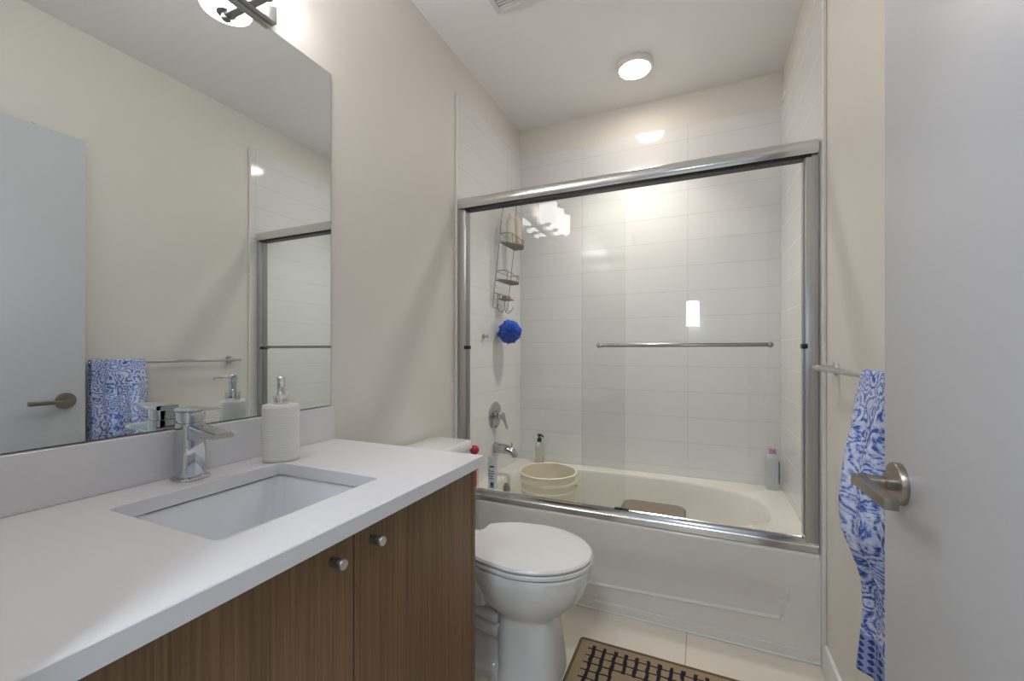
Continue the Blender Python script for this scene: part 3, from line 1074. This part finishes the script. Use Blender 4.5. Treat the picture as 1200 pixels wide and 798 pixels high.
# ------------------------------------------------------------------ rug
RX, RY = 0.702, 1.624
rug = thing('bath_mat', 'tan woven bath mat with a navy grid border in front of the tub', 'rug', (RX, RY, 0.0))
b = MB(); b.box(RX + 0.010, RX + RW - 0.010, RY - RH + 0.010, RY - 0.010, 0.0005, 0.0085, 0.002, 1)
b.build('weave', M['rug'], rug)
b = MB()
lp = [(p[0], p[1], 0.0058) for p in rrect(RX + 0.006, RX + RW - 0.006, RY - RH + 0.006, RY - 0.006, 0.01, 5)]
b.tube(lp, 0.0056, 8, closed=True)
b.build('binding', M['rug_edge'], rug)

# ------------------------------------------------------------------ shower fittings on the left tile wall
val = thing('shower_valve', 'round chrome shower valve with lever on the left tile wall', 'shower valve', (XT0, 2.262, 0.740))
b = MB(); b.lathe((XT0 + 0.0003, 2.262, 0.740), (1, 0, 0), [(0.080, 0), (0.080, 0.004), (0.076, 0.008), (0.055, 0.011), (0.030, 0.012), (0.028, 0.024), (0.022, 0.025), (0.022, 0.042), (0.019, 0.045), (0, 0.046)], 48)
b.build('escutcheon', M['chrome_dark'], val)
b = MB()
L = []
for t_, wd, th in ((0.0, 0.017, 0.020), (0.3, 0.016, 0.018), (0.65, 0.013, 0.012), (1.0, 0.012, 0.008)):
    c_ = Vector((XT0 + 0.052 + 0.018 * t_, 2.262 + 0.028 * t_, 0.748 - 0.088 * t_))
    L.append([(c_.x + px * th / 2, c_.y + py * wd, c_.z) for px, py in sellipse(0, 0, 1, 1, 20, 3)])
b.loft(L)
b.cyl((XT0 + 0.040, 2.262, 0.740), (XT0 + 0.062, 2.262, 0.740), 0.019, 24, 0.002)
b.build('lever', M['chrome_dark'], val)

spo = thing('tub_spout', 'chrome tub spout on the left tile wall below the valve', 'tub spout', (XT0, 2.262, 0.545))
b = MB()
b.lathe((XT0 + 0.0003, 2.262, 0.548), (1, 0, 0), [(0.033, 0), (0.033, 0.012), (0.029, 0.016)], 28)
b.tube([(XT0 + 0.010, 2.262, 0.548), (XT0 + 0.05, 2.262, 0.547), (XT0 + 0.085, 2.262, 0.543), (XT0 + 0.112, 2.262, 0.535), (XT0 + 0.127, 2.262, 0.520), (XT0 + 0.130, 2.262, 0.505)], [0.029, 0.029, 0.027, 0.025, 0.023, 0.022], 24)
b.build('spout_body', M['chrome_dark'], spo)
b = MB(); b.cyl((XT0 + 0.112, 2.262, 0.556), (XT0 + 0.112, 2.262, 0.578), 0.004, 12); b.sphere((XT0 + 0.112, 2.262, 0.580), 0.0065, 2)
b.build('diverter_knob', M['chrome_dark'], spo)

hk = MB(); hk.lathe((XT0 + 0.0003, 2.118, 1.205), (1, 0, 0), [(0.015, 0), (0.015, 0.004), (0.006, 0.006), (0.005, 0.018), (0.010, 0.020), (0.010, 0.026), (0, 0.028)], 24)
tag(hk.build('wall_hook', M['alu'], None, (XT0, 2.118, 1.19)), 'small metal knob hook on the left tile beside the blue loofah', 'hook')

SHY, SHZ = 2.318, 2.050
sh = thing('shower_fitting', 'bent chrome shower pipe behind the header rail, carrying the wire caddy', 'shower head', (XT0, SHY, SHZ))
b = MB(); b.lathe((XT0 + 0.0003, SHY, SHZ), (1, 0, 0), [(0.028, 0), (0.026, 0.006), (0.012, 0.009)], 28); b.build('flange', M['plastic'], sh)
b = MB(); b.tube([(XT0 + 0.004, SHY, SHZ), (XT0 + 0.06, SHY, SHZ), (XT0 + 0.10, SHY, SHZ + 0.002), (XT0 + 0.125, SHY, SHZ - 0.006), (XT0 + 0.140, SHY, SHZ - 0.020)], 0.0105, 16); b.build('pipe', M['chrome'], sh)
b = MB(); b.lathe((XT0 + 0.136, SHY, SHZ - 0.014), (0.6, 0, -0.8), [(0.012, 0), (0.016, 0.010), (0.018, 0.016), (0.030, 0.030), (0.033, 0.036), (0.031, 0.040), (0, 0.041)], 32); b.build('shower_head', M['chrome'], sh)

# wire caddy hanging from the arm, leaning back to the wall at its foot
cd = thing('shower_caddy', 'rusty steel wire shower caddy with two shelves hanging on the tile', 'caddy', (0.06, SHY, 1.37))
CT, CB = 2.062, 1.375
CY_0, CY_1 = SHY - 0.105, SHY + 0.105


def cx_(z):
    return 0.020 + 0.080 * (z - CB) / (CT - CB)


WR = 0.0024
b = MB()
arc = []
for i in range(21):
    a_ = PI * i / 20
    arc.append((cx_(1.83 + 0.232 * math.sin(a_)), SHY - 0.105 * math.cos(a_), 1.83 + 0.2355 * math.sin(a_) ** 0.8))
pts = [(cx_(CB) + 0.04, CY_0, CB + 0.02), (cx_(CB) + 0.025, CY_0, CB - 0.004), (cx_(CB), CY_0, CB)] + [(cx_(z), CY_0, z) for z in (1.45, 1.6, 1.75)] + arc + [(cx_(z), CY_1, z) for z in (1.75, 1.6, 1.45)] + [(cx_(CB), CY_1, CB), (cx_(CB) + 0.025, CY_1, CB - 0.004), (cx_(CB) + 0.04, CY_1, CB + 0.02)]
b.tube(pts, WR, 8)
for z in (1.80, 1.765, 1.585, 1.55, 1.462):
    b.tube([(cx_(z), CY_0, z), (cx_(z), CY_1, z)], WR * 0.9, 8)
# J hooks
for yy in (SHY - 0.05, SHY + 0.05):
    b.tube([(cx_(1.46), yy, 1.462), (cx_(1.42), yy, 1.40), (cx_(1.40) + 0.01, yy, 1.362), (cx_(1.4) + 0.03, yy, 1.350), (cx_(1.4) + 0.046, yy, 1.368)], WR * 0.9, 8)
b.build('wire_frame', M['steel_wire'], cd)


def shelf(z, d):
    x0 = cx_(z)
    b = MB()
    # plate of fine wires
    nw = 13
    for i in range(nw):
        yy = CY_0 + 0.005 + (CY_1 - CY_0 - 0.01) * i / (nw - 1)
        dep = d * (0.62 + 0.38 * math.sin(PI * i / (nw - 1)))
        b.tube([(x0, yy, z), (x0 + dep, yy, z)], WR * 0.95, 6)
    n_ = 18
    lo, up = [], []
    for i in range(n_ + 1):
        t_ = i / n_
        yy = CY_0 + (CY_1 - CY_0) * t_
        dep = d * (0.62 + 0.38 * math.sin(PI * t_))
        lo.append((x0 + dep, yy, z))
        up.append((x0 + dep + 0.002, yy, z + 0.040 + 0.014 * math.cos(2 * PI * t_)))
    b.tube([(x0, CY_0, z)] + lo + [(x0, CY_1, z)], WR, 8)
    b.tube([(x0 + 0.004, CY_0, z + 0.052)] + up + [(x0 + 0.004, CY_1, z + 0.052)], WR, 8)
    for i in (2, 9, 16):
        b.tube([lo[i], up[i]], WR * 0.9, 6)
    return b.build('shelf', M['steel_wire'], cd)


shelf(1.750, 0.098); shelf(1.535, 0.090)
b = MB()
x0 = cx_(1.43)
lp = [(p[0], p[1], 1.432) for p in rrect(x0 + 0.004, x0 + 0.066, SHY - 0.05, SHY + 0.05, 0.02, 5)]
b.tube(lp, WR, 8, closed=True)
for i in range(7):
    yy = SHY - 0.042 + 0.084 * i / 6
    b.tube([(x0 + 0.004, yy, 1.430), (x0 + 0.066, yy, 1.430)], WR * 0.9, 6)
b.tube([(cx_(1.462), SHY - 0.03, 1.462), (x0 + 0.004, SHY - 0.03, 1.432)], WR, 6); b.tube([(cx_(1.462), SHY + 0.03, 1.462), (x0 + 0.004, SHY + 0.03, 1.432)], WR, 6)
b.build('soap_tray', M['steel_wire'], cd)
b = MB(); b.loft([lift(sellipse(x0 + 0.036, SHY, a_, bb_, 32, 2.6), z) for a_, bb_, z in ((0.018, 0.032, 1.4335), (0.023, 0.038, 1.437), (0.023, 0.038, 1.447), (0.017, 0.030, 1.453))])
tag(b.build('soap_bar', M['soap'], None, (x0 + 0.036, SHY, 1.4335)), 'brown soap bar lying in the tray of the wire caddy', 'soap')

# bottles on the caddy's upper shelf
by, bx = SHY - 0.030, cx_(1.75) + 0.040
bt = thing('shampoo_bottle', 'tall white bottle on the upper shelf of the wire caddy', 'bottle', (bx, by, 1.753))
b = MB(); b.loft([lift(sellipse(bx, by, a_, bb_, 32, 2.6), 1.753 + z) for a_, bb_, z in ((0.022, 0.030, 0), (0.024, 0.032, 0.004), (0.024, 0.032, 0.130), (0.018, 0.022, 0.150), (0.012, 0.013, 0.156))])
b.build('bottle_body', M['milky'], bt)
b = MB(); b.cyl((bx, by, 1.9095), (bx, by, 1.935), 0.014, 24, 0.002); b.build('cap', M['plastic'], bt)
by2 = SHY + 0.071
bt = thing('conditioner_bottle', 'beige bottle standing on its blue cap in the wire caddy', 'bottle', (bx, by2, 1.753))
b = MB(); b.loft([lift(sellipse(bx, by2, a_, bb_, 32, 2.4), 1.753 + z) for a_, bb_, z in ((0.017, 0.018, 0.0245), (0.023, 0.028, 0.036), (0.025, 0.031, 0.10), (0.022, 0.031, 0.165), (0.006, 0.032, 0.190))])
b.build('bottle_body', M['beige'], bt)
b = MB(); b.cyl((bx, by2, 1.753), (bx, by2, 1.777), 0.0175, 24, 0.002); b.build('cap', M['cyan'], bt)

# loofah hanging from the caddy hook
LC = Vector((0.086, SHY - 0.010, 1.236))
lf = thing('bath_loofah', 'blue mesh bath loofah hanging below the wire caddy', 'loofah', (LC.x, LC.y, LC.z - 0.06))
b = MB()
b.sphere((0, 0, 0), 1.0, 6)
for v_ in b.bm.verts:
    d_ = v_.co.normalized()
    wv_ = d_ + Vector((noise.noise(d_ * 3), noise.noise(d_ * 3 + Vector((9, 2, 4))), noise.noise(d_ * 3 + Vector((1, 8, 5))))) * 0.35
    nz = noise.noise(wv_ * 5.0) + noise.noise(wv_ * 11 + Vector((3, 1, 7))) * 0.4
    ridge = (1 - min(1.0, abs(nz) * 3.2)) ** 1.3
    rr = 0.044 + 0.030 * ridge + 0.010 * noise.noise(d_ * 2.4)
    v_.co = LC + d_ * rr
b.build('mesh_ruffle', M['loofah'], lf, angle=180)
b = MB()
hx = cx_(1.4) + 0.032
b.tube([(LC.x, LC.y, LC.z + 0.045), (LC.x - 0.004, LC.y - 0.012, 1.31), (hx + 0.0, SHY - 0.046, 1.3555)], 0.0016, 6)
b.build('cord', M['plastic'], lf)

# ------------------------------------------------------------------ things on and in the tub
DZ0 = TZ + 0.0005


def upright_bottle(name, label, cat, x, y, prof, bodymat, cap_prof, capmat, e_=2.4, flat=1.0, capname='cap'):
    t_ = thing(name, label, cat, (x, y, DZ0))
    b = MB(); b.loft([lift(sellipse(x, y, r * flat, r, 32, e_), DZ0 + z) for r, z in prof]); b.build('bottle_body', bodymat, t_)
    b = MB(); b.lathe((x, y, DZ0), (0, 0, 1), cap_prof, 28); b.build(capname, capmat, t_)
    return t_


# red bottle at the left end of the tub ledge
rb = thing('body_wash_bottle', 'red bottle with a round top at the left end of the tub', 'bottle', (0.055, 1.935, DZ0))
b = MB(); b.loft([lift(sellipse(0.055, 1.935, r * 0.8, r, 32, 2.6), DZ0 + z) for r, z in ((0.020, 0), (0.022, 0.004), (0.022, 0.13), (0.020, 0.160), (0.012, 0.178), (0.011, 0.188))]); b.build('bottle_body', M['red'], rb)
b = MB(); b.sphere((0.055, 1.935, DZ0 + 0.213), 0.0245, 4); b.build('round_cap', M['red'], rb)
b = MB()
L = []
for z in (0.02, 0.11):
    L.append([(0.055 + 0.0182 * math.cos(t_), 1.935 + 0.0228 * math.sin(t_), DZ0 + z) for t_ in [math.radians(-80 + 100 * i / 12) for i in range(13)]])
b.loft(L, closed=False); b.build('label_patch', M['red_label'], rb)

# squeeze tube standing on its cap
tx, ty = 0.166, 1.925
tb = thing('squeeze_tube', 'pale blue squeeze tube standing on its cap on the tub ledge', 'tube', (tx, ty, DZ0))
b = MB(); b.loft([lift(sellipse(tx, ty, r, f_, 32, 2.2), DZ0 + z) for r, f_, z in ((0.020, 0.019, 0.026), (0.022, 0.020, 0.034), (0.025, 0.013, 0.11), (0.027, 0.004, 0.178), (0.027, 0.0015, 0.190))])
body = b.build('tube_body', M['tube'], tb)
b = MB(); b.cyl((tx, ty, DZ0), (tx, ty, DZ0 + 0.0255), 0.0185, 28, 0.002); b.build('cap', M['plastic'], tb)


def patch(z0, z1, x0, x1, mt, name):
    b = MB(); L = []
    for i in range(5):
        z = z0 + (z1 - z0) * i / 4
        row = []
        for j in range(9):
            xx = x0 + (x1 - x0) * j / 8
            rr = lerp_pts([(0.026, 0.020), (0.034, 0.022), (0.11, 0.025), (0.19, 0.027)], z)
            ff = lerp_pts([(0.026, 0.019), (0.034, 0.020), (0.11, 0.013), (0.178, 0.004), (0.19, 0.0015)], z)
            q_ = max(0.0, 1 - abs(xx / rr) ** 2.2) ** (1 / 2.2)
            row.append((tx + xx, ty - ff * q_ - 0.0006, DZ0 + z))
        L.append(row)
    b.loft(L, closed=False)
    b.build(name, mt, body)


patch(0.040, 0.066, -0.004, 0.014, M['navy'], 'label_patch')
for k_, zz in enumerate((0.082, 0.094, 0.106, 0.118)):
    patch(zz, zz + 0.004, -0.016, 0.016 - 0.004 * (k_ % 2), M['navy'], 'label_line')
patch(0.138, 0.146, -0.012, 0.012, M['navy'], 'label_line')

# bucket in the tub
BCX, BCY, BZ0 = 0.372, 2.185, 0.0828
bk = thing('bucket', 'cream plastic bucket standing in the tub under the spout', 'bucket', (BCX, BCY, BZ0))
Hb = 0.392
b = MB()
b.lathe((BCX, BCY, BZ0), (0, 0, 1), [(0.126, 0), (0.130, 0.004), (0.143, Hb - 0.105), (0.148, Hb - 0.103), (0.148, Hb - 0.092), (0.144, Hb - 0.088), (0.145, Hb - 0.058), (0.154, Hb - 0.056), (0.154, Hb - 0.044), (0.146, Hb - 0.040), (0.147, Hb - 0.012), (0.155, Hb - 0.010), (0.156, Hb - 0.003), (0.152, Hb), (0.148, Hb - 0.002), (0.143, Hb - 0.10), (0.127, 0.006), (0.0, 0.0055)], 64)
b.build('pail', M['bucket'], bk)
b = MB()
hp_ = []
for i in range(25):
    a_ = PI * i / 24
    hp_.append((BCX + 0.158 * math.cos(a_), BCY + 0.158 * math.sin(a_) * 0.98 + 0.003, BZ0 + Hb - 0.066 - 0.05 * math.sin(a_)))
b.tube(hp_, 0.0022, 8)
b.build('wire_handle', M['steel_wire'], bk)

# brown step stool in the tub
sx, sy, sz = 0.915, 2.16, 0.352
st = thing('step_stool', 'brown plastic stool standing in the tub behind the glass', 'stool', (sx, sy, 0.083))
b = MB()
L = [lift(rrect(sx - a_, sx + a_, sy - bb_, sy + bb_, 0.045, 6), z) for a_, bb_, z in ((0.140, 0.105, sz - 0.028), (0.150, 0.115, sz - 0.022), (0.150, 0.115, sz - 0.008), (0.144, 0.109, sz - 0.001), (0.135, 0.100, sz))]
b.loft(L); b.build('seat', M['stool'], st)
for ix in (-1, 1):
    for iy in (-1, 1):
        b = MB()
        L = []
        for z, k_ in ((sz - 0.029, 0.0), (0.0832, 1.0)):
            cx, cy = sx + ix * (0.108 + 0.014 * k_), sy + iy * (0.074 + 0.012 * k_)
            L.append(lift(rrect(cx - 0.018, cx + 0.018, cy - 0.018, cy + 0.018, 0.006, 3), z))
        b.loft(L); b.build('leg', M['stool'], st)

# pump bottle at the back left corner
pb = upright_bottle('pump_bottle', 'clear pump bottle with green top at the back tub ledge', 'bottle', 0.166, 2.605,
                    ((0.026, 0), (0.028, 0.004), (0.028, 0.105), (0.022, 0.125), (0.012, 0.135)), M['milky'],
                    [(0.014, 0.1355), (0.014, 0.157), (0.006, 0.158), (0.006, 0.170), (0.013, 0.171), (0.013, 0.183), (0, 0.184)], M['green'], capname='pump_cap')
b = MB(); b.tube([(0.166, 2.605, DZ0 + 0.177), (0.188, 2.590, DZ0 + 0.178), (0.204, 2.579, DZ0 + 0.172)], [0.006, 0.0055, 0.004], 10); b.build('nozzle', M['green'], pb)

# clear bottle at the back right corner
cbx, cby = 1.476, 2.600
cb = upright_bottle('clear_bottle', 'clear plastic bottle with pink cap at the right tub corner', 'bottle', cbx, cby,
                    ((0.030, 0), (0.033, 0.005), (0.033, 0.060), (0.030, 0.075), (0.033, 0.09), (0.033, 0.165), (0.022, 0.180), (0.014, 0.186)), M['clear'],
                    [(0.015, 0.1865), (0.016, 0.188), (0.016, 0.212), (0.013, 0.216), (0, 0.217)], M['pink'])
b = MB(); L = []
for z in (0.035, 0.15):
    L.append([(cbx + 0.0336 * math.cos(t_), cby + 0.0336 * math.sin(t_), DZ0 + z) for t_ in [math.radians(-45 + 45 * i / 8) for i in range(9)]])
b.loft(L, closed=False); b.build('label_patch', M['purple'], cb)
